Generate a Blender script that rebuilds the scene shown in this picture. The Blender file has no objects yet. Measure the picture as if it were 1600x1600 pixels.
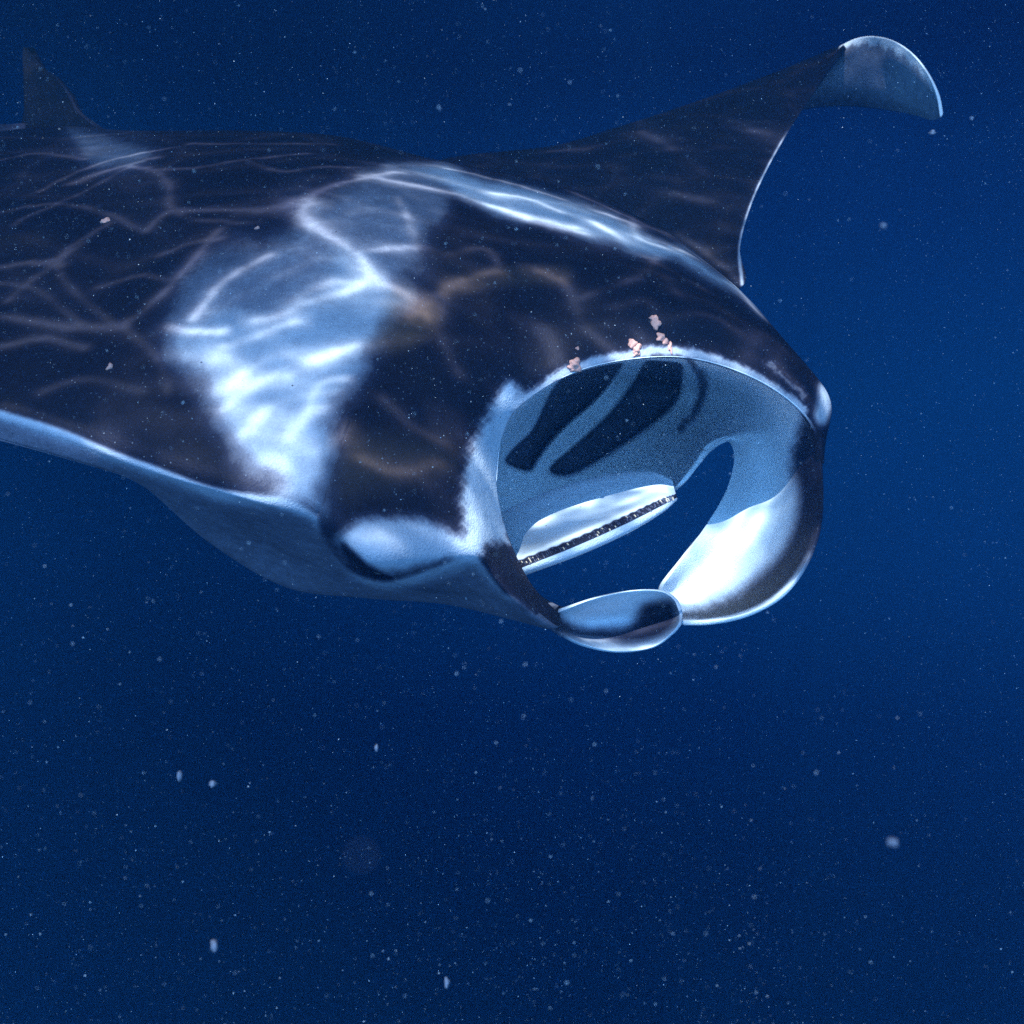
import bpy, math, random
import numpy as np
from mathutils import Vector, Matrix

random.seed(7)
rng = np.random.default_rng(11)
S = bpy.context.scene
C = S.collection
F = 1500.0                       # focal length in units of a 1600 unit wide frame

# ------------------------------------------------------------------ camera
cam_d = bpy.data.cameras.new('camera')
cam = bpy.data.objects.new('camera', cam_d); C.objects.link(cam)
cam.location = (0, 0, 0); cam.rotation_euler = (math.radians(90), 0, 0)
cam_d.sensor_width = 36; cam_d.lens = 36 * F / 1600
cam_d.clip_start = 0.02; cam_d.clip_end = 500
cam_d.dof.use_dof = True; cam_d.dof.focus_distance = 2.0
cam_d.dof.aperture_fstop = (cam_d.lens / 1000) / 0.006
S.camera = cam

# ------------------------------------------------------------------ open water light
SUN = Vector((-0.19, -0.72, 0.668)).normalized()          # towards the sun
w = bpy.data.worlds.new('World'); S.world = w; w.use_nodes = True
nt = w.node_tree; nt.nodes.clear()
def N(t, tree=None, **kw):
    n = (tree or nt).nodes.new(t)
    for k, v in kw.items(): setattr(n, k, v)
    return n
def L(a, b, tree=None): (tree or nt).links.new(a, b)
out = N('ShaderNodeOutputWorld'); bg = N('ShaderNodeBackground'); L(bg.outputs[0], out.inputs[0])
tc = N('ShaderNodeTexCoord'); sep = N('ShaderNodeSeparateXYZ'); L(tc.outputs['Generated'], sep.inputs[0])
rz = N('ShaderNodeMapRange'); L(sep.outputs['Z'], rz.inputs[0])
rz.inputs[1].default_value = -1; rz.inputs[2].default_value = 1
ramp = N('ShaderNodeValToRGB'); L(rz.outputs[0], ramp.inputs[0])
cr = ramp.color_ramp
def lin(c): return tuple(((x/255)/12.92 if x/255 <= .04045 else ((x/255+.055)/1.055)**2.4) for x in c) + (1,)
stops = [(0.0, (0, 6, 30)), (0.24, (0, 6, 32)), (0.32, (1, 9, 42)), (0.40, (1, 20, 64)), (0.48, (3, 40, 96)),
         (0.56, (3, 43, 100)), (0.64, (3, 32, 88)), (0.71, (3, 22, 74)), (0.80, (4, 44, 112)), (1.0, (60, 120, 190))]
while len(cr.elements) < len(stops): cr.elements.new(0.5)
for e, (p, c) in zip(cr.elements, stops): e.position = p; e.color = lin(c)
# brighter ahead and to the right: lens darkening towards the corners is painted in
dt = N('ShaderNodeVectorMath', operation='DOT_PRODUCT'); L(tc.outputs['Generated'], dt.inputs[0])
dt.inputs[1].default_value = Vector((0.36, 0.93, 0.02)).normalized()
rx = N('ShaderNodeMapRange'); L(dt.outputs['Value'], rx.inputs[0])
rx.inputs[1].default_value = 0.75; rx.inputs[2].default_value = 1; rx.inputs[3].default_value = 0.42; rx.inputs[4].default_value = 1.08; rx.interpolation_type = 'SMOOTHSTEP'
ns = N('ShaderNodeTexNoise'); L(tc.outputs['Generated'], ns.inputs['Vector']); ns.inputs['Scale'].default_value = 3.0
rn = N('ShaderNodeMapRange'); L(ns.outputs[0], rn.inputs[0]); rn.inputs[1].default_value = .3; rn.inputs[2].default_value = .7
rn.inputs[3].default_value = .9; rn.inputs[4].default_value = 1.1
mm = N('ShaderNodeMath', operation='MULTIPLY'); L(rx.outputs[0], mm.inputs[0]); L(rn.outputs[0], mm.inputs[1])
# glow added behind the camera, lower than the sun, to brighten the mouth
sg = N('ShaderNodeVectorMath', operation='DOT_PRODUCT'); L(tc.outputs['Generated'], sg.inputs[0]); sg.inputs[1].default_value = Vector((-.04, -.91, .41)).normalized()
s1 = N('ShaderNodeMapRange'); L(sg.outputs['Value'], s1.inputs[0]); s1.inputs[1].default_value = 0.10; s1.inputs[2].default_value = 1.0
s2 = N('ShaderNodeMath', operation='POWER'); L(s1.outputs[0], s2.inputs[0]); s2.inputs[1].default_value = 1.2
gl = N('ShaderNodeVectorMath', operation='SCALE'); gl.inputs[0].default_value = (0.74, 1.98, 4.05); L(s2.outputs[0], gl.inputs['Scale'])
m8 = N('ShaderNodeMath', operation='MULTIPLY'); L(mm.outputs[0], m8.inputs[0]); m8.inputs[1].default_value = .9; mm = m8
s3 = N('ShaderNodeVectorMath', operation='SCALE'); L(ramp.outputs[0], s3.inputs[0]); L(mm.outputs[0], s3.inputs['Scale'])
ad = N('ShaderNodeVectorMath', operation='ADD'); L(gl.outputs[0], ad.inputs[0]); L(s3.outputs[0], ad.inputs[1])
L(ad.outputs[0], bg.inputs[0]); bg.inputs[1].default_value = 0.36

sd = bpy.data.lights.new('sun', 'SUN'); sun = bpy.data.objects.new('sun', sd); C.objects.link(sun)
sd.energy = 5.0; sd.angle = math.radians(0.17); sd.color = (1.0, 0.98, 0.95)
sun.rotation_euler = SUN.to_track_quat('Z', 'Y').to_euler(); sun.location = (1, -2, 6)

S.view_settings.view_transform = 'Standard'; S.view_settings.look = 'None'
S.view_settings.exposure = 1.5; S.view_settings.gamma = 1.0; S.view_settings.use_curve_mapping = False
S.render.engine = 'CYCLES'; S.cycles.use_denoising = False
S.cycles.max_bounces = 6; S.cycles.transparent_max_bounces = 12; S.cycles.volume_bounces = 1

# ------------------------------------------------------------------ geometry helpers
U = np.array([.117, -.576, .813])            # up axis of the manta (its body is pitched and rolled)
O = np.array([.32, 2.0, .13])                # centre of its mouth
OU = float(O @ U)
def ray(p): return np.stack([(p[..., 0]-800)/F, np.ones(p.shape[:-1]), (800-p[..., 1])/F], -1)
def from_h(p):
    """frame x, y and height over the body's mid plane -> place"""
    r = ray(p); y = (OU + p[..., 2]) / (r @ U); return r * y[..., None]
def from_y(p):
    r = ray(p); return r * p[..., 2:3]
def pix(P):
    return np.stack([800 + F*P[..., 0]/P[..., 1], 800 - F*P[..., 2]/P[..., 1]], -1)
def crom(p, n):
    """p: (k, ..., 3) -> (n, ..., 3), Catmull-Rom through the rows"""
    p = np.asarray(p, float); k = len(p)
    e = np.concatenate([(2*p[:1]-p[1:2]), p, (2*p[-1:]-p[-2:-1])])
    t = np.linspace(0, k-1, n); i = np.minimum(t.astype(int), k-2); f = (t-i).reshape((-1,)+(1,)*(p.ndim-1))
    a, b, c, d = e[i], e[i+1], e[i+2], e[i+3]
    return .5*((2*b) + (-a+c)*f + (2*a-5*b+4*c-d)*f**2 + (-a+3*b-3*c+d)*f**3)
def loft(net, nu, nv, mode='h'):
    net = np.array(net, float)
    P = from_h(net) if mode == 'h' else from_y(net)
    g = crom(P, nu); g = crom(np.swapaxes(g, 0, 1), nv)
    return np.swapaxes(g, 0, 1)
def gnormals(g):
    du = np.gradient(g, axis=0); dv = np.gradient(g, axis=1)
    n = np.cross(du, dv); l = np.linalg.norm(n, axis=-1, keepdims=True)
    return n/np.maximum(l, 1e-12)
def gblur(a, k=1):
    for _ in range(k):
        b = np.pad(a, [(1, 1), (1, 1)] + [(0, 0)]*(a.ndim-2), mode='edge')
        a = (b[:-2, 1:-1]+b[2:, 1:-1]+b[1:-1, :-2]+b[1:-1, 2:]+4*b[1:-1, 1:-1])/8
    return a
def gfaces(nu, nv, off=0):
    i = np.arange(nu*nv).reshape(nu, nv)+off
    return np.stack([i[:-1, :-1], i[:-1, 1:], i[1:, 1:], i[1:, :-1]], -1).reshape(-1, 4)
def sdist(q, poly, closed=True):
    """distance from points q (n,2) to a polyline; negative inside when closed"""
    poly = np.array(poly, float); d = np.full(len(q), 1e9)
    m = len(poly) if closed else len(poly)-1
    ins = np.zeros(len(q), bool)
    for i in range(m):
        a = poly[i]; b = poly[(i+1) % len(poly)]; ab = b-a
        t = np.clip(((q-a) @ ab)/max(ab @ ab, 1e-9), 0, 1)
        d = np.minimum(d, np.linalg.norm(q-a-t[:, None]*ab, axis=1))
        if closed:
            c = (a[1] > q[:, 1]) != (b[1] > q[:, 1])
            x = a[0] + (q[:, 1]-a[1])*(b[0]-a[0])/((b[1]-a[1]) if b[1] != a[1] else 1e-9)
            ins ^= c & (q[:, 0] < x)
    return np.where(ins, -d, d) if closed else d
def sstep(x, a, b):
    t = np.clip((x-a)/(b-a), 0, 1); return t*t*(3-2*t)
def smooth_poly(poly, n=8, closed=True):
    p = np.array(poly, float)
    if closed:
        q = np.concatenate([p[-1:], p, p[:2]])
        c = crom(q, (len(q)-1)*n+1); return c[n:-n][:-1]
    return crom(p, (len(p)-1)*n+1)
def pmask(q, poly, blur):
    return 1-sstep(sdist(q, smooth_poly(poly, 5)), -blur, blur)
def lmask(q, line, width, blur=None):
    d = sdist(q, smooth_poly(line, 5, False), False)
    return 1-sstep(d, width*.4, width*.4+(blur or width))

def mesh_obj(name, V, Fc, mat, parent=None, attrs=None, smooth=True):
    me = bpy.data.meshes.new(name)
    V = np.asarray(V, np.float32); Fc = np.asarray(Fc, np.int32)
    k = Fc.shape[1]
    me.vertices.add(len(V)); me.vertices.foreach_set('co', V.ravel())
    me.loops.add(Fc.size); me.loops.foreach_set('vertex_index', Fc.ravel())
    me.polygons.add(len(Fc)); me.polygons.foreach_set('loop_start', np.arange(0, Fc.size, k, dtype=np.int32))
    me.polygons.foreach_set('use_smooth', np.full(len(Fc), smooth))
    me.update(calc_edges=True); me.validate()
    for an, av in (attrs or {}).items():
        a = me.attributes.new(an, 'FLOAT', 'POINT'); a.data.foreach_set('value', np.asarray(av, np.float32))
    if mat: me.materials.append(mat)
    o = bpy.data.objects.new(name, me); C.objects.link(o)
    if parent: o.parent = parent
    return o

# ------------------------------------------------------------------ the manta's skin as nets of points
A_net = [
 [(880,948,-.36),(876,952,-.33),(873,955,-.30),(872,957,-.28),(832,915,-.22),(803,860,-.16),(786,810,-.11),(776,750,-.05),(784,685,0),(812,635,.06),(893,584,.12),(990,561,.14),(1085,561,.135),(1175,590,.085),(1240,632,.01),(1272,675,-.06),(1281,720,-.13)],
 [(874,956,-.38),(872,962,-.36),(870,970,-.33),(862,982,-.28),(812,943,-.20),(772,893,-.13),(750,850,-.06),(735,770,.0),(742,688,.05),(786,610,.10),(882,554,.15),(990,530,.17),(1095,533,.16),(1190,562,.11),(1262,610,.03),(1284,662,-.05),(1288,720,-.14)],
 [(790,890,-.46),(797,920,-.44),(806,950,-.40),(802,969,-.33),(765,933,-.25),(738,893,-.16),(700,868,-.06),(680,780,.02),(690,665,.09),(745,570,.15),(850,500,.19),(965,472,.22),(1080,480,.21),(1185,520,.15),(1266,582,.04),(1296,625,-.04),(1278,668,-.16)],
 [(800,815,-.50),(760,860,-.50),(715,915,-.47),(697,944,-.40),(662,925,-.30),(622,909,-.17),(575,870,-.03),(548,790,.03),(560,660,.11),(625,535,.18),(745,430,.23),(880,385,.26),(1010,395,.24),(1120,435,.18),(1212,515,.07),(1228,560,-.06),(1200,620,-.2)],
 [(760,780,-.52),(690,840,-.52),(605,905,-.50),(577,935,-.42),(535,905,-.30),(505,842,-.12),(492,802,-.03),(480,740,.03),(500,620,.12),(560,495,.20),(665,385,.26),(790,325,.28),(910,325,.26),(1020,355,.20),(1148,448,.08),(1160,500,-.03),(1130,560,-.1)],
 [(680,720,-.5),(580,800,-.52),(475,893,-.47),(448,918,-.40),(420,860,-.25),(402,797,-.05),(395,773,0),(370,705,.05),(390,590,.12),(440,475,.20),(540,365,.27),(660,290,.29),(775,275,.27),(880,290,.22),(1010,345,.10),(1030,370,.05),(1060,400,.02)],
 [(560,650,-.4),(460,730,-.42),(355,832,-.36),(328,848,-.30),(295,812,-.2),(265,755,-.04),(255,733,0),(230,665,.05),(240,560,.11),(290,445,.18),(385,345,.25),(500,265,.28),(610,245,.26),(700,255,.2),(790,275,.12),(850,290,.06),(900,300,.04)],
 [(300,600,-.2),(220,650,-.15),(130,714,-.07),(119,720,-.055),(111,711,-.04),(104,692,-.02),(98,672,.0),(70,600,.04),(70,510,.08),(120,400,.14),(230,315,.2),(350,240,.24),(480,210,.23),(560,220,.18),(620,240,.1),(680,255,.05),(740,262,.03)],
 [(120,540,-.15),(40,590,-.12),(-56,662,-.06),(-66,667,-.05),(-74,655,-.04),(-78,637,-.02),(-82,617,0),(-110,540,.03),(-110,440,.06),(-50,340,.1),(80,275,.14),(210,222,.18),(340,205,.18),(430,207,.14),(480,220,.08),(520,240,.04),(570,250,.02)],
 [(-100,480,-.1),(-150,540,-.08),(-240,610,-.05),(-248,610,-.04),(-254,598,-.03),(-258,580,-.015),(-262,565,0),(-290,480,.02),(-260,380,.04),(-190,290,.06),(-60,240,.08),(70,213,.1),(170,205,.12),(250,206,.1),(320,215,.05),(370,230,.02),(420,240,0)],
 [(-220,400,-.04),(-280,450,-.04),(-380,520,-.035),(-390,522,-.03),(-396,515,-.02),(-400,505,-.01),(-405,490,0),(-400,420,.01),(-340,340,.01),(-260,270,.015),(-130,225,.02),(0,205,.03),(80,198,.05),(140,200,.04),(190,210,.01),(230,222,0),(280,232,-.01)],
]
mid = [tuple((a+b)/2 for a, b in zip(p, q)) for p, q in zip(A_net[6], A_net[7])]
mid[:7] = [(430,625,-.30),(340,690,-.28),(236,752,-.14),(226,758,-.11),(205,745,-.08),(186,724,-.03),(177,703,0)]
A_net.insert(7, mid)
# near cephalic fin: its blade curls in under the mouth
N_net = [
 [(872,957,-.28),(928,936,-.29),(985,924,-.31),(1030,924,-.33),(1052,936,-.35),(1061,955,-.37)],
 [(871,962,-.30),(920,965,-.40),(985,962,-.43),(1032,950,-.43),(1055,952,-.41),(1062,960,-.38)],
 [(868,972,-.30),(905,988,-.40),(965,995,-.44),(1025,978,-.44),(1052,968,-.42),(1062,966,-.38)],
 [(862,982,-.28),(910,1006,-.36),(965,1017,-.40),(1018,1011,-.41),(1048,990,-.40),(1062,972,-.38)],
]
# mouth lining, running on into the far cephalic fin
def wcol(rim, a, b, c, inner): return [rim, a, b, c, inner]
W_cols = [
 [(776,752,-.05),(765,770,-.20),(752,790,-.34),(755,812,-.44),(772,855,-.50)],
 [(784,685,.0),(775,690,-.16),(775,720,-.34),(785,765,-.46),(795,848,-.52)],
 [(812,635,.06),(808,640,-.14),(812,670,-.36),(825,720,-.48),(835,830,-.54)],
 [(893,584,.12),(890,590,-.12),(880,630,-.38),(880,690,-.50),(885,812,-.54)],
 [(990,561,.14),(990,568,-.10),(978,600,-.38),(960,670,-.50),(940,795,-.54)],
 [(1085,561,.135),(1085,575,-.08),(1070,605,-.36),(1035,660,-.48),(992,785,-.52)],
 [(1175,590,.085),(1165,600,-.10),(1135,625,-.32),(1085,675,-.44),(1030,775,-.47)],
 [(1240,632,.01),(1215,640,-.12),(1170,655,-.29),(1110,690,-.38),(1058,758,-.35)],
 [(1272,675,-.06),(1240,675,-.17),(1190,675,-.29),(1135,680,-.36),(1098,708,-.35)],
 [(1281,720,-.13),(1250,710,-.22),(1205,698,-.32),(1162,690,-.36),(1136,690,-.37)],
 [(1283,770,-.17),(1255,765,-.26),(1215,752,-.34),(1175,735,-.37),(1147,716,-.37)],
 [(1278,825,-.21),(1248,820,-.30),(1208,810,-.37),(1168,795,-.38),(1135,765,-.38)],
 [(1258,880,-.26),(1225,870,-.35),(1185,855,-.41),(1140,835,-.41),(1105,818,-.39)],
 [(1222,928,-.31),(1185,910,-.41),(1145,893,-.46),(1105,878,-.45),(1070,868,-.40)],
 [(1170,957,-.35),(1140,938,-.45),(1105,922,-.49),(1070,910,-.47),(1042,906,-.41)],
 [(1115,969,-.38),(1092,955,-.46),(1070,942,-.49),(1050,930,-.47),(1034,923,-.42)],
 [(1064,970,-.41),(1058,962,-.44),(1052,953,-.45),(1046,944,-.44),(1040,935,-.42)],
]
for v_, up_ in {6: .02, 7: .04, 8: .07, 9: .09, 10: .08, 11: .06, 12: .03}.items():
    W_cols[v_] = [(x, y, h+up_*[0, .7, 1, 1, .7][i]) for i, (x, y, h) in enumerate(W_cols[v_])]
W_net = [[col[r] for col in W_cols] for r in range(5)]
# lower jaw: floor behind, then tooth band, then lip, then underside
E_net = [
 [(700,850,-0.460),(780,815,-0.480),(860,790,-0.480),(945,765,-0.480),(1010,758,-0.450),(1048,765,-0.380)],
 [(690,838,-0.400),(778,802,-0.400),(860,766,-0.400),(945,742,-0.400),(1015,737,-0.380),(1050,750,-0.340)],
 [(700,858,-0.360),(785,825,-0.360),(870,790,-0.360),(955,762,-0.360),(1022,752,-0.350),(1052,757,-0.330)],
 [(710,890,-0.340),(795,858,-0.340),(885,825,-0.340),(965,792,-0.340),(1028,770,-0.330),(1054,765,-0.320)],
 [(718,908,-0.315),(804,876,-0.315),(895,841,-0.315),(973,806,-0.315),(1030,780,-0.315),(1056,771,-0.310)],
 [(724,926,-0.310),(812,890,-0.310),(902,854,-0.310),(978,820,-0.310),(1033,792,-0.310),(1058,778,-0.310)],
 [(728,938,-0.340),(816,901,-0.340),(905,868,-0.340),(982,833,-0.340),(1034,802,-0.330),(1057,782,-0.320)],
 [(715,930,-0.390),(805,893,-0.390),(895,858,-0.390),(975,820,-0.390),(1028,795,-0.370),(1053,778,-0.340)],
 [(690,900,-0.430),(775,860,-0.430),(860,825,-0.430),(940,795,-0.430),(1000,775,-0.410),(1040,768,-0.360)],
]
# far wing, given with distances
G_net = [
 [(1060,470,2.78),(980,430,2.92),(860,360,3.08),(740,300,3.22),(640,262,3.32)],
 [(1160,446,2.86),(1080,390,3.0),(960,320,3.16),(840,270,3.3),(722,243,3.42)],
 [(1156,388,2.96),(1090,330,3.1),(1010,270,3.25),(930,238,3.4),(862,228,3.52)],
 [(1172,325,3.1),(1125,280,3.22),(1070,235,3.35),(1010,210,3.48),(960,200,3.6)],
 [(1200,262,3.3),(1165,225,3.4),(1130,190,3.5),(1100,172,3.6),(1078,162,3.7)],
 [(1238,195,3.5),(1220,165,3.58),(1205,142,3.66),(1195,126,3.74),(1190,121,3.8)],
 [(1274,140,3.66),(1266,118,3.72),(1262,102,3.8),(1260,96,3.86),(1262,92,3.92)],
 [(1300,96,3.74),(1300,85,3.80),(1300,80,3.86),(1300,77,3.92),(1302,75,3.96)],
 [(1318,70,3.72),(1316,71,3.8),(1316,72,3.88),(1316,72,3.94),(1318,72,3.98)],
]
T_net = [
 [(1312,72,3.80),(1300,92,3.82),(1285,115,3.85),(1270,140,3.88),(1252,172,3.92)],
 [(1338,60,3.72),(1330,80,3.75),(1318,105,3.80),(1300,135,3.85),(1278,168,3.92)],
 [(1366,57,3.66),(1362,80,3.70),(1352,108,3.75),(1338,140,3.82),(1320,166,3.9)],
 [(1396,64,3.60),(1392,90,3.64),(1386,118,3.70),(1374,148,3.77),(1362,169,3.85)],
 [(1424,83,3.56),(1421,108,3.60),(1416,132,3.65),(1408,158,3.72),(1400,174,3.79)],
 [(1448,113,3.54),(1446,134,3.57),(1442,152,3.61),(1436,170,3.66),(1432,181,3.71)],
 [(1463,148,3.53),(1462,158,3.55),(1460,168,3.57),(1456,178,3.60),(1452,187,3.63)],
 [(1469,183,3.54),(1468,184,3.55),(1467,185,3.56),(1466,186,3.57),(1465,187,3.58)],
]
# dorsal fin (distance)
D_net = [
 [(22,222,3.30),(55,222,3.27),(90,220,3.22),(130,216,3.16),(175,210,3.06)],
 [(36,180,3.30),(58,178,3.28),(82,178,3.25),(105,176,3.22),(125,174,3.19)],
 [(37,145,3.31),(56,145,3.29),(75,145,3.27),(92,145,3.25),(108,146,3.22)],
 [(36,110,3.32),(50,112,3.31),(64,114,3.29),(77,117,3.28),(90,122,3.26)],
 [(35,90,3.33),(42,92,3.325),(50,95,3.32),(57,98,3.31),(65,103,3.30)],
 [(36,73,3.34),(37,73.5,3.337),(39,74,3.335),(40,75,3.332),(42,76,3.33)],
]
P_net = [
 [(-40,190,3.25),(-40,205,3.22),(-40,225,3.2)],
 [(5,194,3.26),(5,203,3.22),(4,225,3.2)],
 [(40,192,3.25),(40,205,3.22),(40,225,3.2)],
]

gA = loft(A_net, 441, 561)
gN = loft(N_net, 61, 121)
gW = loft(W_net, 161, 401)
E_net = [[(x, y, h+.035+[0, .35, .8, 1, 1, .7][j]*[.10, .10, .09, .08, .07, .06, .06, .06, .06][i]) for j, (x, y, h) in enumerate(r)] for i, r in enumerate(E_net)]
gE = loft(E_net, 161, 161)
gG = loft(G_net, 161, 121, 'y')
gT = loft(T_net, 121, 61, 'y')
gD = loft(D_net, 81, 61, 'y')
gP = loft(P_net, 31, 31, 'y')

# how far things are bent in: eye fold, gill openings, fine skin waves
def face_cam(g):
    n = gnormals(g); s = np.sign(-(n*g).sum(-1, keepdims=True)); return n, s
def push(g, amount):
    """move points along the surface normal, amount > 0 towards the outside (camera side at that patch's middle)"""
    n, s = face_cam(g); flip = np.sign(np.median(s)); return g + n*flip*amount[..., None]

um = sstep(np.linspace(0, 11, gA.shape[0]), 5.6, 6.6)[:, None]*(1-sstep(np.linspace(0, 16, gA.shape[1]), 6.2, 7.5))[None]
gA = gA*(1-um[..., None])+gblur(gA, 160)*um[..., None]
pxA = pix(gA).reshape(-1, 2)
# crease behind the head
cre = [(548,660),(536,690),(522,725),(508,765),(496,803)]
dcre = sdist(pxA, smooth_poly(cre, 6, False), False).reshape(gA.shape[:2])
gA = push(gA, -.0035*np.exp(-(dcre/3.0)**2))
# round swelling that carries the near eye
d = np.linalg.norm((pxA-[600,850])*[1, 1.25], axis=1).reshape(gA.shape[:2])
gA = push(gA, .018*np.exp(-(d/50)**2))

# gill openings: deep pits in the back of the mouth
gills = [
 [(791,718),(800,727),(826,733),(838,716),(860,686),(886,659),(925,626),(955,594),(976,562),(980,545),(900,545),(872,596),(858,620),(842,655),(830,676),(805,700)],
 [(860,733),(886,741),(928,721),(987,683),(1033,648),(1057,620),(1065,585),(1060,545),(1016,545),(1006,570),(988,602),(962,638),(930,670),(896,700)],
 [(1082,545),(1100,548),(1108,590),(1098,625),(1080,640),(1092,600),(1090,570)],
]
pxW = pix(gW).reshape(-1, 2)
mg = np.zeros(len(pxW))
for g_ in gills: mg = np.maximum(mg, pmask(pxW, g_, 6.5)*(1 if g_ is not gills[2] else .35))
mg2 = mg.reshape(gW.shape[:2])
depthW = gW.reshape(-1, 3)
rows = np.linspace(0, 1, gW.shape[0])[:, None]*np.ones(gW.shape[1])
mg2 = mg2*sstep(rows, .12, .3)
r_ = gW/np.linalg.norm(gW, axis=-1, keepdims=True)
gW = gW + r_*(.11*mg2)[..., None]

# ------------------------------------------------------------------ colour pattern of the skin (0 = black back, 1 = white)
def warp(q, a=9.0):
    x, y = q[:, 0], q[:, 1]; o = q.copy()
    for k_, (f, m_) in enumerate([(.021, 1.), (.047, .7), (.11, .25), (.23, .06)]):
        o[:, 0] += a*m_*np.sin(f*y+1.7*k_+1.3*np.sin(f*.8*x+k_)); o[:, 1] += a*m_*np.sin(f*x*1.1+2.9*k_+1.1*np.sin(f*.9*y+2*k_))
    return o
def ragged(q, a=5.0):
    a = a*.5
    x, y = q[:, 0], q[:, 1]; o = q.copy()
    for k_, (f, m_) in enumerate([(.06, .8), (.17, .8), (.41, .6), (.83, .4)]):
        o[:, 0] += a*m_*np.sin(f*y+2.1*k_+1.9*np.sin(f*.7*x+k_)); o[:, 1] += a*m_*np.sin(f*x*1.13+.9*k_+1.7*np.sin(f*.83*y+2*k_))
    return o
def tone_A(g):
    q = pix(g).reshape(-1, 2); qw = warp(q); h = ((g.reshape(-1, 3)-O) @ U); qr = ragged(q)
    t = np.full(len(q), .075)
    def add(m, v):
        nonlocal t; t = t*(1-m)+v*m
    # near shoulder patch: grey at its back, white near the wing root
    add(pmask(qw, [(478,300),(560,282),(650,290),(672,350),(670,400),(640,450),(585,520),(540,590),(505,660),(470,700),(360,640),(300,580),(255,520),(300,440),(390,380),(455,340)], 42), .50)
    add(pmask(qw, [(540,395),(600,440),(640,470),(600,520),(555,590),(530,650),(520,700),(505,760),(500,800),(430,790),(385,772),(415,750),(360,700),(330,640),(290,580),(275,520),(350,505),(440,480),(500,440)], 40), .68)
    # far shoulder band
    add(pmask(warp(q, 4), [(600,262),(700,262),(830,292),(940,330),(1040,372),(1150,445),(1200,500),(1180,490),(1090,425),(1000,392),(900,368),(820,350),(740,315),(650,290)], 16), .72)
    add(pmask(q, [(560,270),(640,262),(700,300),(690,345),(640,340),(590,300)], 22), .45)
    # faint patch before the dorsal fin
    add(pmask(q, [(105,195),(190,215),(240,235),(215,262),(150,265),(120,235)], 22), .42)
    # lip and cheek
    add(lmask(ragged(q, 2.5), [(1255,640),(1175,585),(1085,553),(1040,548),(990,553),(893,577),(812,628)], 5, 12), .68)
    add(pmask(qr, [(790,600),(815,615),(800,670),(790,720),(790,790),(798,850),(765,850),(750,872),(718,872),(724,820),(722,765),(728,715),(745,680),(768,640)], 15), .82)
    add(lmask(qr, [(1200,568),(1228,593),(1258,620)], 3, 8), .34)
    # pale swelling under the eye
    add(pmask(ragged(q, 3), [(526,838),(570,810),(640,808),(690,822),(735,850),(728,872),(690,880),(610,900),(572,888),(540,868)], 16), .70)
    add(pmask(q, [(535,850),(552,862),(580,888),(612,903),(600,908),(560,890),(538,868)], 7), .08)
    # white front edge of the near wing; underside greyed to paint its shade
    add(1-sstep(sdist(q, smooth_poly([(-420,490),(-262,562),(-82,612),(0,637),(98,667),(180,702),(255,729),(330,757),(395,770),(450,778),(492,800),(500,812),(505,845),(535,880),(560,896),(600,906),(640,897),(690,880),(738,868),(760,885),(790,925),(845,975),(845,1300),(-420,1300)], 3)), -9, 3), .82)
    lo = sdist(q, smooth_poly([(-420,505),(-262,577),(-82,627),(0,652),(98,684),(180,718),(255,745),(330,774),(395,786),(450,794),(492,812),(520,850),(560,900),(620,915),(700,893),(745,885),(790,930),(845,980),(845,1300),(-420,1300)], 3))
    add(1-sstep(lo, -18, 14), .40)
    add(pmask(q, [(1280,598),(1300,606),(1304,630),(1290,664),(1272,655),(1276,625)], 9), .66)
    # dark band on the fin's margin
    add(pmask(warp(q, 3), [(765,880),(782,856),(797,862),(832,914),(878,962),(880,990),(852,974),(815,938),(788,905)], 11), .12)
    # white belly toned down to grey, its shade put into the colour
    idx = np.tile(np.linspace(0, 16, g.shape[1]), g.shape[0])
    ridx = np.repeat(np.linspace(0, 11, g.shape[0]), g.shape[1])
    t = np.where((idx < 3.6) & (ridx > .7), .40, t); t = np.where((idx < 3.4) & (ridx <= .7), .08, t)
    return t.reshape(g.shape[:2])
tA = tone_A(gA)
qA = pix(gA).reshape(-1, 2)
wA = np.maximum.reduce([.7*pmask(qA, [(620,445),(680,480),(672,520),(620,545),(580,540),(600,490)], 18),
                        .35*lmask(qA, [(700,450),(790,432),(880,430)], 12, 20), .4*pmask(qA, [(530,690),(600,680),(700,700),(690,740),(600,760),(530,770)], 30)]).reshape(gA.shape[:2])
q = pix(gN).reshape(-1, 2)
uN = np.linspace(0, 1, gN.shape[0])[:, None]*np.ones(gN.shape[1])
tN = np.full(len(q), .9)
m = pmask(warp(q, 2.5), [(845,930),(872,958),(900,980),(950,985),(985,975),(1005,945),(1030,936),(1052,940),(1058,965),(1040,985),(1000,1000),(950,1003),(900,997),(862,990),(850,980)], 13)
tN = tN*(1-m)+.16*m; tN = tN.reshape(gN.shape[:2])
q = ragged(pix(gW).reshape(-1, 2), 3)
tW = np.full(len(q), .95)
m = pmask(q, [(1262,640),(1290,640),(1300,760),(1290,850),(1240,930),(1170,965),(1064,966),(1064,958),(1100,952),(1150,930),(1200,880),(1225,820),(1238,760),(1240,700)], 16)
tW = tW*(1-m)+.12*m
uW = np.linspace(0, 1, gW.shape[0])[:, None]*np.ones(gW.shape[1])
vW = np.linspace(0, 16, gW.shape[1])[None]*np.ones((gW.shape[0], 1))
tW = tW.reshape(gW.shape[:2])
e = (1-sstep(uW, .02, .07))*sstep(vW, 11, 13); tW = tW*(1-e)+.9*e
inn = sstep(vW, 8.5, 10.5)*sstep(uW, .15, .4); tW = np.maximum(tW, inn*.88)
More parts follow.
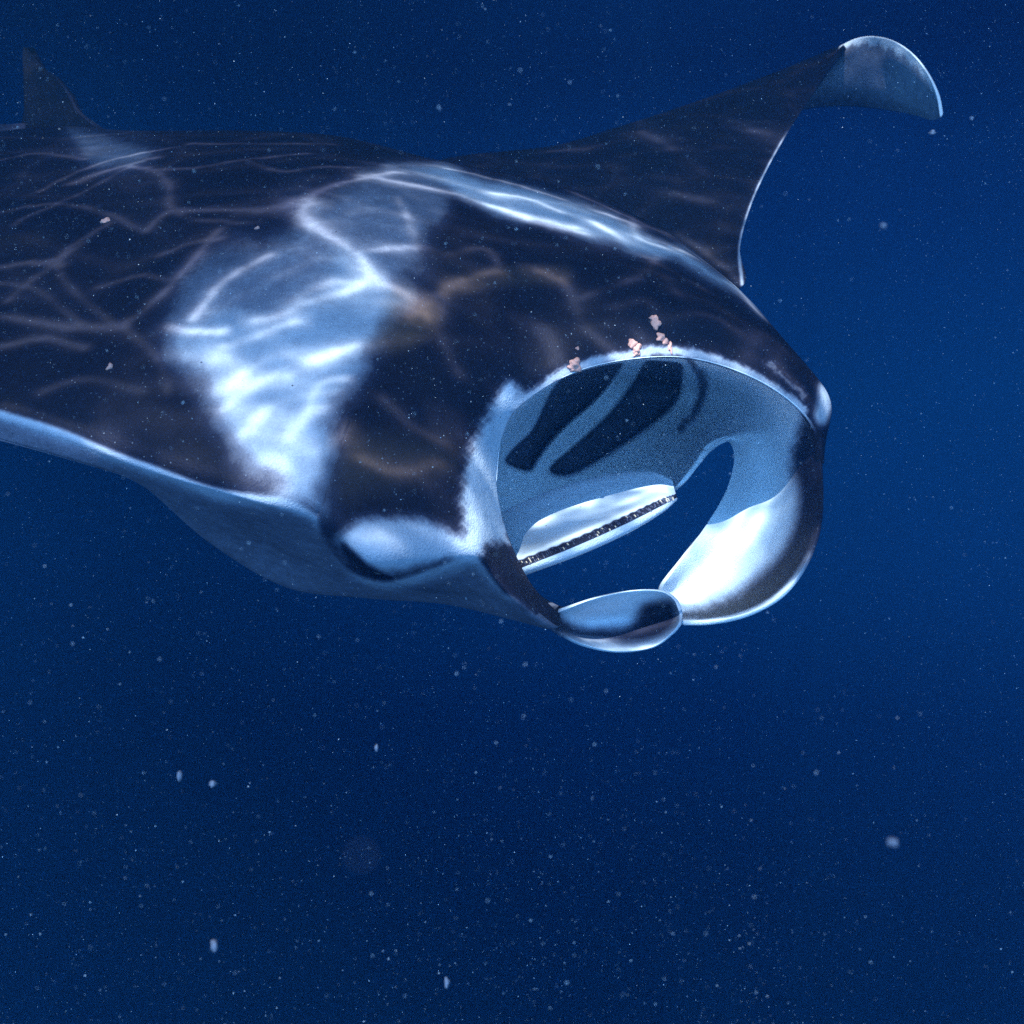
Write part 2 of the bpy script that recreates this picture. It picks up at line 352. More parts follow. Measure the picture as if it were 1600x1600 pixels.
e = (1-sstep(uW, .03, .10))*(1-sstep(vW, 7, 8.5)); tW = np.maximum(tW, e*.8)
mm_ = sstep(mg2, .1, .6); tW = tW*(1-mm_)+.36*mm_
m = (.6*lmask(q, [(1075,560),(1098,600),(1090,640),(1062,668)], 5, 8)).reshape(gW.shape[:2]); tW = tW*(1-m)+.2*m
q = pix(gE).reshape(-1, 2)
uE = np.linspace(0, 8, gE.shape[0])[:, None]*np.ones(gE.shape[1]); tE = np.full(gE.shape[:2], .85)
e = sstep(uE+.05*np.sin(np.linspace(0, 160, gE.shape[1]))[None], 4.0, 4.2)*(1-sstep(uE, 4.85, 4.95)); tE = tE*(1-e)+.10*e
q = pix(gG).reshape(-1, 2)
uG = np.linspace(0, 4, gG.shape[1])[None]*np.ones((gG.shape[0], 1))
dG = sdist(q, smooth_poly([(1160,446),(1156,388),(1172,325),(1200,262),(1238,195),(1274,140),(1300,96)], 6, False), False).reshape(gG.shape[:2])
fr = np.interp(np.linspace(0, 8, gG.shape[0]), [0, 2, 4, 4.6, 5, 8], [1, 1, 1, .8, .1, .0])[:, None]
tG = .06+(1-sstep(dG, 1, 5))*.60*fr
uT = np.linspace(0, 4, gT.shape[1])[None]*np.ones((gT.shape[0], 1)); vT = np.linspace(0, 7, gT.shape[0])[:, None]*np.ones((1, gT.shape[1]))
tT = .42+.16*sstep(vT, 1.5, 4.5)+.30*(1-sstep(uT+.12*np.sin(vT*9)+.08*np.sin(vT*23), .3, .8)); tT = tT*(1-.35*sstep(uT, 2.4, 4)*(1-sstep(vT, 2, 5)))  # darker at lower left: the tip's fade into the water is painted in
tD = np.zeros(gD.shape[:2]); tD[:, -4:] = .12
tP = np.full(gP.shape[:2], .25)

def shell(g, t, thick, wm=None, rim=True):
    """a sheet with real thickness: front grid, back grid and a rounded edge"""
    nu, nv = g.shape[:2]
    n, s = face_cam(g); flip = np.sign(np.median(s)); n = n*flip
    n = gblur(n, 3); n /= np.maximum(np.linalg.norm(n, axis=-1, keepdims=True), 1e-9)
    th = np.broadcast_to(np.asarray(thick, float), (nu, nv))
    a = np.minimum(np.arange(nu), np.arange(nu)[::-1])[:, None]; b = np.minimum(np.arange(nv), np.arange(nv)[::-1])[None]
    edge = np.minimum(a, b).clip(0, 4)/4.0
    prof = .12+.88*np.sqrt(1-(1-edge)**2)
    back = g - n*(th*prof)[..., None]
    V = np.concatenate([g.reshape(-1, 3), back.reshape(-1, 3)])
    f1 = gfaces(nu, nv); f2 = gfaces(nu, nv, nu*nv)[:, ::-1]
    i = np.arange(nu*nv).reshape(nu, nv)
    loop = np.concatenate([i[0, :-1], i[:-1, -1], i[-1, 1:][::-1], i[1:, 0][::-1]])
    nx = np.roll(loop, -1); o = nu*nv
    f3 = np.stack([loop, loop+o, nx+o, nx], -1)
    return V, np.concatenate([f1, f2, f3]), np.concatenate([t.ravel(), t.ravel()]), np.concatenate([wm.ravel()]*2) if wm is not None else np.zeros(2*nu*nv)

# ------------------------------------------------------------------ materials
def new_mat(name):
    m = bpy.data.materials.new(name); m.use_nodes = True; return m, m.node_tree, m.node_tree.nodes['Principled BSDF']
def skin_material():
    m, t, b = new_mat('ray_skin')
    at = N('ShaderNodeAttribute', t, attribute_name='tone'); aw = N('ShaderNodeAttribute', t, attribute_name='warm')
    co = N('ShaderNodeTexCoord', t)
    n1 = N('ShaderNodeTexNoise', t); L(co.outputs['Object'], n1.inputs[0], t); n1.inputs['Scale'].default_value = 34; n1.inputs['Detail'].default_value = 7; n1.inputs['Roughness'].default_value = .65
    n2 = N('ShaderNodeTexNoise', t); L(co.outputs['Object'], n2.inputs[0], t); n2.inputs['Scale'].default_value = 260; n2.inputs['Detail'].default_value = 4
    n3 = N('ShaderNodeTexNoise', t); L(co.outputs['Object'], n3.inputs[0], t); n3.inputs['Scale'].default_value = 7; n3.inputs['Detail'].default_value = 5
    def mth(op, a, b_, c=None):
        x = N('ShaderNodeMath', t, operation=op)
        for i, v in enumerate([a, b_] + ([c] if c is not None else [])):
            if isinstance(v, (int, float)): x.inputs[i].default_value = v
            else: L(v, x.inputs[i], t)
        return x.outputs[0]
    # mottling is strongest where tone is between black and white
    bell = mth('MULTIPLY', mth('MULTIPLY', at.outputs['Fac'], mth('SUBTRACT', 1.0, at.outputs['Fac'])), 4.0)
    nz = mth('SUBTRACT', mth('ADD', mth('MULTIPLY', n1.outputs[0], .6), mth('MULTIPLY', n2.outputs[0], .4)), .5)
    tt = mth('ADD', at.outputs['Fac'], mth('MULTIPLY', mth('MULTIPLY', nz, 1.1), mth('ADD', mth('MULTIPLY', bell, .26), .10)))
    cr_ = N('ShaderNodeValToRGB', t); L(tt, cr_.inputs[0], t)
    els = [(0.0, (.004, .004, .009, 1)), (.09, (.0120, .0112, .0235, 1)), (.26, (.030, .029, .054, 1)), (.5, (.165, .165, .225, 1)), (.8, (.50, .53, .63, 1)), (1.0, (.77, .80, .87, 1))]
    while len(cr_.color_ramp.elements) < len(els): cr_.color_ramp.elements.new(.5)
    for e_, (p_, c_) in zip(cr_.color_ramp.elements, els): e_.position = p_; e_.color = c_
    # brownish cloudy stains
    st = N('ShaderNodeMapRange', t); L(n3.outputs[0], st.inputs[0], t); st.inputs[1].default_value = .52; st.inputs[2].default_value = .75; st.inputs[3].default_value = 0; st.inputs[4].default_value = .5
    mx = N('ShaderNodeMix', t, data_type='RGBA'); L(mth('MULTIPLY', st.outputs[0], mth('SUBTRACT', 1.0, at.outputs['Fac'])), mx.inputs[0], t)
    L(cr_.outputs[0], mx.inputs[6], t); mx.inputs[7].default_value = (.026, .019, .024, 1)
    mw = N('ShaderNodeMix', t, data_type='RGBA'); L(mth('MULTIPLY', aw.outputs['Fac'], mth('ADD', n1.outputs[0], .2)), mw.inputs[0], t)
    L(mx.outputs[2], mw.inputs[6], t); mw.inputs[7].default_value = (.13, .08, .062, 1)
    # small dark flecks
    vo = N('ShaderNodeTexVoronoi', t); L(co.outputs['Object'], vo.inputs[0], t); vo.inputs['Scale'].default_value = 22
    fl = mth('LESS_THAN', vo.outputs['Distance'], .045)
    mf = N('ShaderNodeMix', t, data_type='RGBA'); L(mth('MULTIPLY', fl, .75), mf.inputs[0], t); L(mw.outputs[2], mf.inputs[6], t); mf.inputs[7].default_value = (.02, .02, .035, 1)
    # pale dots and scratches of settled silt
    v2 = N('ShaderNodeTexVoronoi', t); L(co.outputs['Object'], v2.inputs[0], t); v2.inputs['Scale'].default_value = 75
    d2 = mth('MULTIPLY', mth('LESS_THAN', v2.outputs['Distance'], .11), mth('GREATER_THAN', n1.outputs[0], .5))
    md = N('ShaderNodeMix', t, data_type='RGBA'); L(mth('MULTIPLY', d2, .30), md.inputs[0], t); L(mf.outputs[2], md.inputs[6], t); md.inputs[7].default_value = (.30, .34, .45, 1)
    mf = md
    L(mf.outputs[2], b.inputs['Base Color'], t)
    b.inputs['Roughness'].default_value = .6; b.inputs['Specular IOR Level'].default_value = .12
    bp = N('ShaderNodeBump', t); bp.inputs['Strength'].default_value = .4; bp.inputs['Distance'].default_value = .005
    L(mth('ADD', n2.outputs[0], mth('MULTIPLY', n1.outputs[0], 1.5)), bp.inputs['Height'], t); L(bp.outputs[0], b.inputs['Normal'], t)
    return m
SKIN = skin_material()
def plain(name, col, rough=.5, bump=0, scale=80, var=.35):
    m, t, b = new_mat(name)
    co = N('ShaderNodeTexCoord', t); n = N('ShaderNodeTexNoise', t); L(co.outputs['Object'], n.inputs[0], t); n.inputs['Scale'].default_value = scale; n.inputs['Detail'].default_value = 5
    mx = N('ShaderNodeMix', t, data_type='RGBA'); L(n.outputs[0], mx.inputs[0], t)
    mx.inputs[6].default_value = tuple(c*(1-var) for c in col)+(1,); mx.inputs[7].default_value = tuple(min(1, c*(1+var)) for c in col)+(1,)
    L(mx.outputs[2], b.inputs['Base Color'], t); b.inputs['Roughness'].default_value = rough
    if bump:
        bp = N('ShaderNodeBump', t); bp.inputs['Strength'].default_value = bump; bp.inputs['Distance'].default_value = .003
        L(n.outputs[0], bp.inputs['Height'], t); L(bp.outputs[0], b.inputs['Normal'], t)
    return m

# ------------------------------------------------------------------ the manta ray
root = bpy.data.objects.new('manta_ray', None); C.objects.link(root)
root['label'] = 'large manta ray with black back and white shoulder patches, swimming with its mouth wide open'
root['category'] = 'manta ray'
def join(parts):
    Vs, Fs, Ts, Ws = [], [], [], []; o = 0
    for V, f, t, w_ in parts:
        Vs.append(V); Fs.append(f+o); Ts.append(t); Ws.append(w_); o += len(V)
    return np.concatenate(Vs), np.concatenate(Fs), np.concatenate(Ts), np.concatenate(Ws)
def rowth(g, a, b): return np.linspace(a, b, g.shape[0])[:, None]*np.ones((1, g.shape[1]))
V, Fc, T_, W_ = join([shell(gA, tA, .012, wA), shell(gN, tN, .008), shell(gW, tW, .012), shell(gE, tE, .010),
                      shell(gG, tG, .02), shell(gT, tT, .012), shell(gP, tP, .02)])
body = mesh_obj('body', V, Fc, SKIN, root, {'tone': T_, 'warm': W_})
V, Fc, T_, W_ = join([shell(gD, tD, .03)])
dfin = mesh_obj('dorsal_fin', V, Fc, SKIN, root, {'tone': T_, 'warm': W_})

# lookup of places on the visible skin
allP = np.concatenate([g.reshape(-1, 3) for g in (gA, gN, gW, gE, gG, gT, gD)])
allq = pix(allP); ally = allP[:, 1]
allN = np.concatenate([gnormals(g).reshape(-1, 3) for g in (gA, gN, gW, gE, gG, gT, gD)])
key = np.floor(allq/8).astype(int)
buckets = {}
order = np.argsort(ally)
kk = key[:, 0]*100003+key[:, 1]
srt = np.argsort(kk, kind='stable'); ks = kk[srt]
def surf_at(x, y):
    cand = []
    cx, cy = int(x//8), int(y//8)
    for i in (-1, 0, 1):
        for j in (-1, 0, 1):
            k_ = (cx+i)*100003+cy+j
            a = np.searchsorted(ks, k_); b = np.searchsorted(ks, k_, 'right')
            if b > a: cand.append(srt[a:b])
    if not cand: return None
    c = np.concatenate(cand); dd = np.linalg.norm(allq[c]-[x, y], axis=1)
    c = c[dd < 7]
    if not len(c): return None
    near = ally[c].min(); c = c[ally[c] < near+.06]
    j = c[np.argmin(np.linalg.norm(allq[c]-[x, y], axis=1))]
    n = allN[j]; n = n*np.sign(-(n @ allP[j]))
    return allP[j], n

def blob(r, seed, squash=(1, 1, 1), sub=2, amp=.25):
    import bmesh
    bm = bmesh.new(); bmesh.ops.create_icosphere(bm, subdivisions=sub, radius=r)
    rr = random.Random(seed); ph = [rr.uniform(0, 6) for _ in range(6)]
    for v in bm.verts:
        u = v.co.normalized()
        k = 1+amp*(math.sin(3*u.x+ph[0])*math.sin(4*u.y+ph[1])+.6*math.sin(7*u.z+ph[2]+2*u.x)*math.sin(6*u.y+ph[3]))
        v.co = Vector((v.co.x*squash[0]*k, v.co.y*squash[1]*k, v.co.z*squash[2]*k))
    return bm
def bm_obj(name, bm, mat, parent=None, loc=None, quat=None):
    me = bpy.data.meshes.new(name); bm.to_mesh(me); bm.free()
    for p_ in me.polygons: p_.use_smooth = True
    me.materials.append(mat); o = bpy.data.objects.new(name, me); C.objects.link(o)
    if parent: o.parent = parent
    if loc is not None: o.location = loc
    if quat is not None: o.rotation_mode = 'QUATERNION'; o.rotation_quaternion = quat
    return o

# eye at the foot of the pale swelling
EYE = plain('eye_black', (.006, .006, .012), .12)
LID = plain('eye_rim', (.03, .03, .05), .6, .4)
r = surf_at(588, 896)
if r:
    p_, n_ = r
    q_ = Vector(n_).to_track_quat('Z', 'Y')
    ey = bm_obj('eye', blob(.017, 1, (1.25, .9, .6), 3, .0), EYE, root, Vector(p_)-Vector(n_)*.002, q_)

# pinkish growths on the lip and back
PINK = plain('pink_growth', (.62, .30, .25), .7, .8, 160)
for i, (x, y, s, e_) in enumerate([(899,570,.013,1.1),(893,575,.008,1.0),(990,538,.010,1.0),(996,546,.010,1.3),(993,553,.007,1),(1025,504,.010,1.5),(1020,498,.006,1),(1031,527,.010,1.0),(1038,533,.007,1.4),(1046,543,.005,2.6),(903,544,.004,1),(167,345,.010,1),(173,573,.006,1.4),(402,356,.005,1)]):
    r = surf_at(x, y)
    if not r: continue
    p_, n_ = r
    bm_obj('skin_growth', blob(s, 20+i, (1, e_, .7), 3, .35), PINK, root, Vector(p_), Vector(n_).to_track_quat('Z', 'Y'))

# rows of tiny teeth on the band of the lower jaw
TOOTH = plain('tooth_ivory', (.62, .48, .36), .35)
TDARK = plain('tooth_dull', (.08, .08, .13), .5)
def teeth(name, cnt, mat, lo, hi, seed):
    r0 = random.Random(seed); Vv, Ff = [], []
    nE = gnormals(gE)
    sgn = np.sign(np.median(-(nE*gE).sum(-1)))
    for _ in range(cnt):
        u = int(r0.uniform(4.2, 4.82)/8*160); v = int(r0.uniform(.20, .96)*160)
        p0 = gE[u, v]; n0 = nE[u, v]*sgn; a = gE[u, min(v+2, 160)]-p0; a /= np.linalg.norm(a); b_ = np.cross(n0, a)
        wd = r0.uniform(lo, hi)*.35; hh = r0.uniform(lo, hi); k = len(Vv)
        for (sa, sb, sn) in ((-1,-1,-.3),(1,-1,-.3),(1,1,-.3),(-1,1,-.3),(-.6,-.7,.5),(.6,-.7,.5),(.5,.6,.7),(-.5,.6,.7)):
            Vv.append(p0+a*wd*sa+b_*hh*sb+n0*hh*sn*.7)
        Ff += [(k+4,k+5,k+6,k+7),(k,k+1,k+5,k+4),(k+1,k+2,k+6,k+5),(k+2,k+3,k+7,k+6),(k+3,k,k+4,k+7)]
    o = mesh_obj(name, np.array(Vv), np.array(Ff), mat, root, smooth=False); o['kind'] = 'stuff'
teeth('teeth', 26, TOOTH, .0025, .005, 3)
teeth('worn_teeth', 150, TDARK, .0018, .004, 4)

# ------------------------------------------------------------------ unseen water sheet added as a gobo: painted transparency shapes the sun into lines
ZS = 4.2; X0, X1, Y0, Y1 = -7.0, 4.4, -9.8, 4.6
s_ = np.array(SUN)
def to_surface(P): k = (ZS-P[2])/s_[2]; return P[:2]+s_[:2]*k
vis = allP[(allq[:, 0] > -20) & (allq[:, 0] < 1620)]
pj = vis[:, :2]+s_[:2]*((ZS-vis[:, 2:3])/s_[2])
def steps(lo, hi, a, b): return np.concatenate([np.arange(lo, a, .045), np.arange(a, b, .009), np.arange(b, hi+.045, .045)])
xs = steps(X0, X1, pj[:, 0].min()-.05, pj[:, 0].max()+.05); ys = steps(Y0, Y1, pj[:, 1].min()-.05, pj[:, 1].max()+.05)
nx, ny = len(xs), len(ys)
XX, YY = np.meshgrid(xs, ys, indexing='ij')
light = np.full((nx, ny), .05)
def stamp(pts, width, inten):
    """bright line: pts are (x, y) in surface coordinates"""
    pts = np.array(pts)
    lo = pts.min(0)-width*4; hi = pts.max(0)+width*4
    i0, i1 = np.searchsorted(xs, lo[0]), np.searchsorted(xs, hi[0]); j0, j1 = np.searchsorted(ys, lo[1]), np.searchsorted(ys, hi[1])
    if i1 <= i0 or j1 <= j0: return
    sub = np.stack([XX[i0:i1, j0:j1], YY[i0:i1, j0:j1]], -1).reshape(-1, 2)
    dd = sdist(sub, pts, False) if len(pts) > 1 else np.linalg.norm(sub-pts[0], axis=1)
    v = inten*(.74*np.exp(-(dd/width)**2)+.26*np.exp(-(dd/(width*3.4))**2))
    light[i0:i1, j0:j1] = np.maximum(light[i0:i1, j0:j1], light[i0:i1, j0:j1]*.4+v.reshape(i1-i0, j1-j0)) if False else light[i0:i1, j0:j1]+v.reshape(i1-i0, j1-j0)
def caustic(line, wpx, inten):
    wpx = wpx*.85; inten = inten*2.2
    mx_, my_ = np.mean(np.array(line, float), axis=0)
    if mx_ < 330 and my_ < 620: wpx *= .7; inten *= 1.3
    if 270 < mx_ < 620 and 530 < my_ < 725: inten *= .62; wpx *= .95
    elif 400 < mx_ < 640 and 435 < my_ < 725: inten *= .6
    line = smooth_poly(line, 6, False) if len(line) > 1 else np.array(line, float)
    pts = []; dd = []
    for k_, (x, y) in enumerate(line):
        r = surf_at(x, y)
        if r: pts.append(to_surface(r[0])); dd.append(r[0][1])
    if not pts: return
    wpx *= .8+.5*abs(math.sin(line[0][0]*.37+line[-1][1]*.21))
    run = [pts[0]]
    for a, b_ in zip(pts[:-1], pts[1:]):
        if np.linalg.norm(b_-a) > .25:
            if len(run) > 1: stamp(run, wpx*np.mean(dd)/F, inten)
            run = []
        run.append(b_)
    if run: stamp(run, wpx*np.mean(dd)/F, inten)
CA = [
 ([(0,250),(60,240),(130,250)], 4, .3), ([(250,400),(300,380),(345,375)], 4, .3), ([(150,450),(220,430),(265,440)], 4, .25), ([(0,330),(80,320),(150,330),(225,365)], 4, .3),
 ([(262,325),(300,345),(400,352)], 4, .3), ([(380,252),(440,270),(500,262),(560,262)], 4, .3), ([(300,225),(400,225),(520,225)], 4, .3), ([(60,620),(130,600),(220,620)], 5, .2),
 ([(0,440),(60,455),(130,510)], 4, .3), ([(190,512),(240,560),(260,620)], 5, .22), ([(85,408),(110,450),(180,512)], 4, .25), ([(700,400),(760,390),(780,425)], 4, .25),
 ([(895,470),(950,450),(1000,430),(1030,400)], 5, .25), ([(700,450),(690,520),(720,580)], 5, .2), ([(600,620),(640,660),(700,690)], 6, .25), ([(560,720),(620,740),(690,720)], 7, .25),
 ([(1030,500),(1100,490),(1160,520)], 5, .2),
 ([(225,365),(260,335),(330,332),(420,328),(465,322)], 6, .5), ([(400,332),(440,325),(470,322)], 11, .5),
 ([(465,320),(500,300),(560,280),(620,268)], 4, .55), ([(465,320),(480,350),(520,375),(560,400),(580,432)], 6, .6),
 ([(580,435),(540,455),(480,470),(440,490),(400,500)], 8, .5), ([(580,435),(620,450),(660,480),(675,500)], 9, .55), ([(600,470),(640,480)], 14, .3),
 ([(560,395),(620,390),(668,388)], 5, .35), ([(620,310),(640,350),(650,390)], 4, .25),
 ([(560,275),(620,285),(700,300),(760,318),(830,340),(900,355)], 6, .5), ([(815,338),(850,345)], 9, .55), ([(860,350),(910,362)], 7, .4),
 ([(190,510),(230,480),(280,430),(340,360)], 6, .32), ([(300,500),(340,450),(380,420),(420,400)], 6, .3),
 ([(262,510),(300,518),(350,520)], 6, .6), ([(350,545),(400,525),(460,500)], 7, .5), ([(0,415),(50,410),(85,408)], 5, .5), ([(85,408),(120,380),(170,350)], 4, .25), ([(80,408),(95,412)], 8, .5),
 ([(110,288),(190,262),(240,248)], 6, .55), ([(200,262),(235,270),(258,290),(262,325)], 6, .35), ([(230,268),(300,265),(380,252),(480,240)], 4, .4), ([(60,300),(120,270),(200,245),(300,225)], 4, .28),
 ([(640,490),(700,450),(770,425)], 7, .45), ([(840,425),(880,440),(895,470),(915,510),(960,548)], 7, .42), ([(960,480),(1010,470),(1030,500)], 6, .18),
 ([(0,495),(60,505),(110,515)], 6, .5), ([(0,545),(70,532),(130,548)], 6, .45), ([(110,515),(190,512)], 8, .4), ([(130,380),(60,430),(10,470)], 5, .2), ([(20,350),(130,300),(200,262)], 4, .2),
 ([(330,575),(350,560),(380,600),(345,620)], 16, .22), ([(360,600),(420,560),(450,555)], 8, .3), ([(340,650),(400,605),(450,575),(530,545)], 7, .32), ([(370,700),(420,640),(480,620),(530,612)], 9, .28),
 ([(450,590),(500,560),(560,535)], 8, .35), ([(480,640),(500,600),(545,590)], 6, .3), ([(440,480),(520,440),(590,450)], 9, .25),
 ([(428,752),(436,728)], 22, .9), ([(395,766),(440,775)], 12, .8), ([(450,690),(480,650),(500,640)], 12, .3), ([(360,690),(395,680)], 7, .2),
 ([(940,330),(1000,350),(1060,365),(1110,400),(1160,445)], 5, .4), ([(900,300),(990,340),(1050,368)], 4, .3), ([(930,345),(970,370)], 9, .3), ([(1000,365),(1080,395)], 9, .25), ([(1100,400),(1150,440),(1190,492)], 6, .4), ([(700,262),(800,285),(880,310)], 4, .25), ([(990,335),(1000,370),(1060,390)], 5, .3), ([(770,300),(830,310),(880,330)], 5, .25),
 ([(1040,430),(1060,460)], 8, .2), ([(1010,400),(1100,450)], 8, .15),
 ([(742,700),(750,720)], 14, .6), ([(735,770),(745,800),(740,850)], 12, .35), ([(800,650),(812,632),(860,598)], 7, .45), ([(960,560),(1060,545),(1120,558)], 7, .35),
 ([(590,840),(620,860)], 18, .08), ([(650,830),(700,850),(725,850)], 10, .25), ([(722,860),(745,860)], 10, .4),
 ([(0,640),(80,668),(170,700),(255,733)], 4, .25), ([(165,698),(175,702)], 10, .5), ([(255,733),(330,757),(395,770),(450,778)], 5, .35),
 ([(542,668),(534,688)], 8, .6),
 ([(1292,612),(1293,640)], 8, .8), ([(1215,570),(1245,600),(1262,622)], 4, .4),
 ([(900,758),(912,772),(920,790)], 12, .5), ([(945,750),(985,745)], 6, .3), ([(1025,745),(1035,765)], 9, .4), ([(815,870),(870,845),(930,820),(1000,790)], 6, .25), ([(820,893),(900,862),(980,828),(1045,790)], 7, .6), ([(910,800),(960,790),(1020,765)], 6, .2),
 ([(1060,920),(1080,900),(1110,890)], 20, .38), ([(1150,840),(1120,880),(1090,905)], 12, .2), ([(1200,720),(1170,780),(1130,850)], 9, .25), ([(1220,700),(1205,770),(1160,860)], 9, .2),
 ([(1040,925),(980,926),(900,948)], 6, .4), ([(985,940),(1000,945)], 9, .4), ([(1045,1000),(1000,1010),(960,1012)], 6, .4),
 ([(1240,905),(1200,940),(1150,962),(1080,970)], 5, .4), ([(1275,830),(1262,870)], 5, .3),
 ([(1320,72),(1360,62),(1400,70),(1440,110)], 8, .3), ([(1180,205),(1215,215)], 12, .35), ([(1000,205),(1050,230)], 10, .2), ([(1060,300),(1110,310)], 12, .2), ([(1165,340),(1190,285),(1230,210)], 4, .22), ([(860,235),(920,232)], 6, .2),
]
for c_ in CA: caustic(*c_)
# the sheet beyond the traced light lines: an ordinary net of cells, faint
cells = rng.uniform([X0, Y0], [X1, Y1], (1500, 2))
from mathutils import kdtree
kd = kdtree.KDTree(len(cells))
for i, c_ in enumerate(cells): kd.insert((c_[0], c_[1], 0), i)
kd.balance()
cs = 3; sub = np.zeros((nx//cs+1, ny//cs+1))
for i in range(0, nx, cs):
    for j in range(0, ny, cs):
        x = xs[i]+.07*math.sin(5*ys[j]+i*.01); y = ys[j]+.07*math.sin(6*xs[i])
        a = kd.find_n((x, y, 0), 2); sub[i//cs, j//cs] = a[1][2]-a[0][2]
ii = np.clip(np.arange(nx)/cs, 0, sub.shape[0]-1.001); jj = np.clip(np.arange(ny)/cs, 0, sub.shape[1]-1.001)
i0 = ii.astype(int); j0 = jj.astype(int); fi = (ii-i0)[:, None]; fj = (jj-j0)[None]
up = (sub[i0][:, j0]*(1-fi)*(1-fj)+sub[i0+1][:, j0]*fi*(1-fj)+sub[i0][:, j0+1]*(1-fi)*fj+sub[i0+1][:, j0+1]*fi*fj)
light += .08*np.exp(-(up/.022)**2)+.05*np.exp(-(up/.09)**2)
nn = np.zeros_like(light)
for k_ in range(14):
    a_ = rng.uniform(0, 2*math.pi); f_ = rng.uniform(12, 60); nn += np.sin(f_*(XX*math.cos(a_)+YY*math.sin(a_))+rng.uniform(0, 6)+1.5*np.sin(9*XX+7*YY+k_))
nn /= nn.std()
light = .05+(light-.05)*np.clip(1+.36*nn, .3, 1.8)
light = np.clip(light, .04, 1)
m, t, b = new_mat('ripple_gobo'); t.nodes.clear()
o_ = N('ShaderNodeOutputMaterial', t); tr = N('ShaderNodeBsdfTransparent', t); at = N('ShaderNodeAttribute', t, attribute_name='sun_pass')
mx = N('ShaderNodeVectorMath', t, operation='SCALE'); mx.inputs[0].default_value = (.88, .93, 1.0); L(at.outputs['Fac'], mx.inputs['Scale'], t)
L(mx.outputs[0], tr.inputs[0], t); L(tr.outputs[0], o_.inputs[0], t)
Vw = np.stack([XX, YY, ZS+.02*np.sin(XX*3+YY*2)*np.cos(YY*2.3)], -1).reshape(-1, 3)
ws = mesh_obj('water_surface_gobo', Vw, gfaces(nx, ny), m, None, {'sun_pass': light.ravel()})  # out of view, put there to pattern the sunlight
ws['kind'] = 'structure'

# ------------------------------------------------------------------ the body of water that the light scatters in
hz, t, b = new_mat('sea_water'); t.nodes.clear()
o_ = N('ShaderNodeOutputMaterial', t); vp = N('ShaderNodeVolumePrincipled', t); L(vp.outputs[0], o_.inputs['Volume'], t)
vp.inputs['Color'].default_value = (.04, .24, .55, 1); vp.inputs['Density'].default_value = .055
vp.inputs['Absorption Color'].default_value = (.0, .45, .85, 1); vp.inputs['Anisotropy'].default_value = .3
import itertools
bx = np.array(list(itertools.product((-4.2, 4.2), (-.8, 6.2), (-3.9, 2.4))), float)
bf = np.array([(0,1,3,2),(4,6,7,5),(0,4,5,1),(2,3,7,6),(0,2,6,4),(1,5,7,3)])
hb = mesh_obj('haze', bx, bf, hz, None, None, False); hb['kind'] = 'stuff'
hb['label'] = 'clear deep blue sea water filling the whole scene'; hb['category'] = 'water haze'

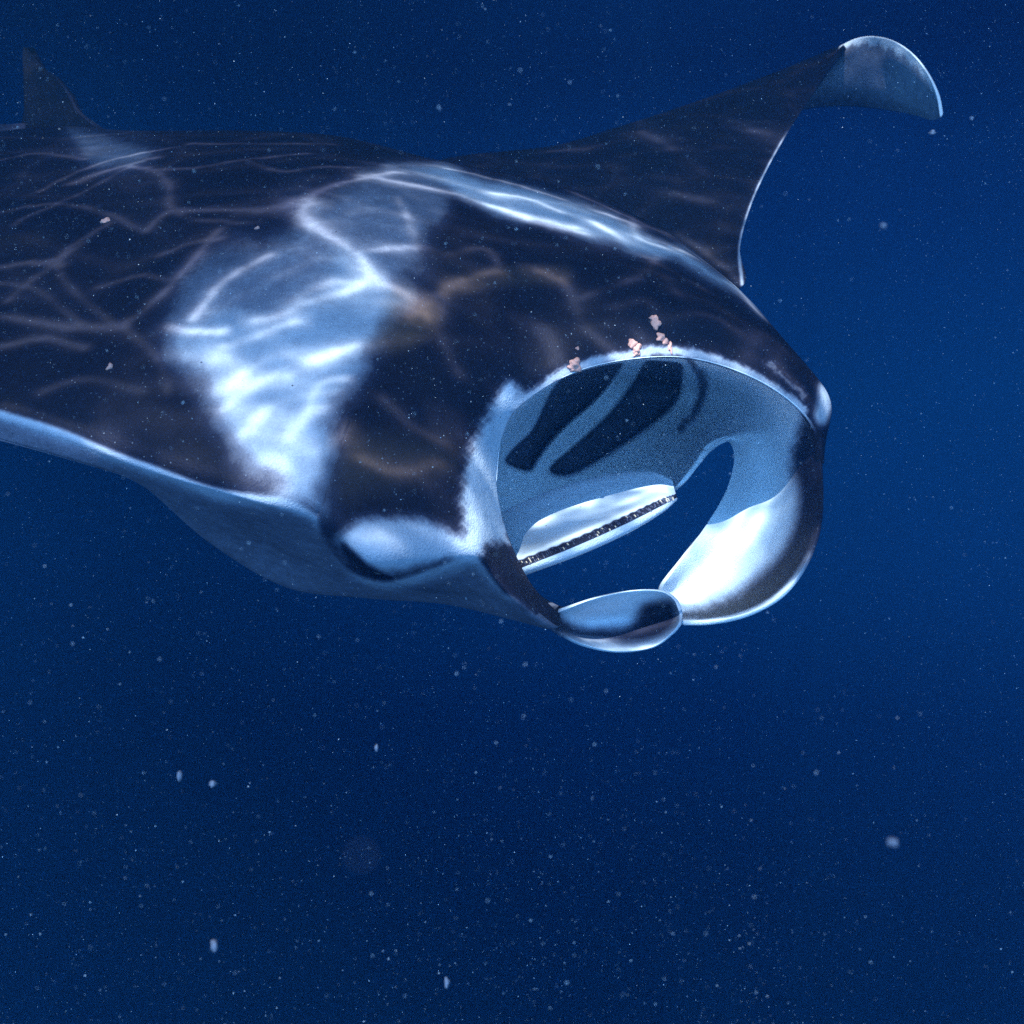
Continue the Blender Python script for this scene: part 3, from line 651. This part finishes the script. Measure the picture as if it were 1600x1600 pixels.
# ------------------------------------------------------------------ drifting specks
FLK = plain('plankton', (.66, .72, .80), .6, 0, 80, .05)
def specks(name, cnt, ylo, yhi, rlo, rhi, seed, power=3):
    r0 = np.random.default_rng(seed)
    n4 = cnt*3
    y = (r0.uniform(ylo**2, yhi**2, n4))**(1/2)
    x = r0.uniform(-.6, .6, n4)*y; z = r0.uniform(-.6, .6, n4)*y
    P = np.stack([x, y, z], 1)
    dn = np.zeros(n4)
    for k in range(10):
        a = r0.normal(0, 1, 3); a *= r0.uniform(2, 9)/np.linalg.norm(a); dn += np.sin(P @ a+r0.uniform(0, 6))
    P = P[np.argsort(r0.uniform(0, 1, n4)**(1/np.exp(.45*dn)))[::-1][:cnt]]; rad = rlo+(rhi-rlo)*r0.uniform(0, 1, cnt)**power
    # octahedra with uneven axes
    base = np.array([(1,0,0),(-1,0,0),(0,1,0),(0,-1,0),(0,0,1),(0,0,-1)], float)
    fc = np.array([(0,2,4),(2,1,4),(1,3,4),(3,0,4),(2,0,5),(1,2,5),(3,1,5),(0,3,5)])
    sc = r0.uniform(.5, 1.4, (cnt, 1, 3)); j = r0.normal(0, .25, (cnt, 6, 3))
    V = P[:, None]+(base[None]*sc+j)*rad[:, None, None]
    Fc = (fc[None]+(np.arange(cnt)*6)[:, None, None]).reshape(-1, 3)
    return mesh_obj(name, V.reshape(-1, 3), Fc, FLK, None, None, False)
sp = specks('marine_snow', 40000, .7, 4.2, .0003, .0009, 5, 6)
sp['kind'] = 'stuff'; sp['label'] = 'countless fine pale specks drifting all through the blue water'; sp['category'] = 'marine snow'

# the few specks large enough to tell apart
BIG = plain('plankton_large', (.30, .28, .34), .7, .6, 300)
def drifting(x, y, dist, r_px, squash, label):
    r_ = r_px*dist/F
    o = bm_obj('drifting_speck', blob(r_, int(x), squash, 2, .45), BIG, None, Vector(from_y(np.array([[x, y, dist]], float))[0]))
    o['label'] = label; o['category'] = 'plankton'; o['group'] = 'larger specks drifting in the water'
drifting(280, 1212, 1.1, 6.5, (.5, .5, 1.3), 'long pale speck in the dark water at the lower left')
drifting(332, 1225, 1.2, 5.0, (1, 1, 1), 'round bright speck just right of the long pale speck')
drifting(335, 1478, 1.0, 8.0, (.6, .6, 1.2), 'pinkish oval speck, lowest of the large ones at left')
drifting(698, 1535, 1.1, 6.5, (.6, .6, 1.2), 'pale oval speck near the bottom edge below the ray')
drifting(588, 1168, 1.2, 3.5, (.8, .8, 1.4), 'small sharp speck in the water below the head fin')
drifting(565, 1335, .14, 5, (1, 1, 1), 'big faint blurred speck close to the camera, below the middle')
drifting(1395, 1315, .6, 7, (1, 1, 1), 'round blurred speck in the water at the lower right')
drifting(1380, 353, .75, 5, (1, 1, .8), 'small ring-like pale speck right of the raised wing')
drifting(1457, 207, 1.5, 4, (1.2, 1, .8), 'pale speck just below the curled wing tip')
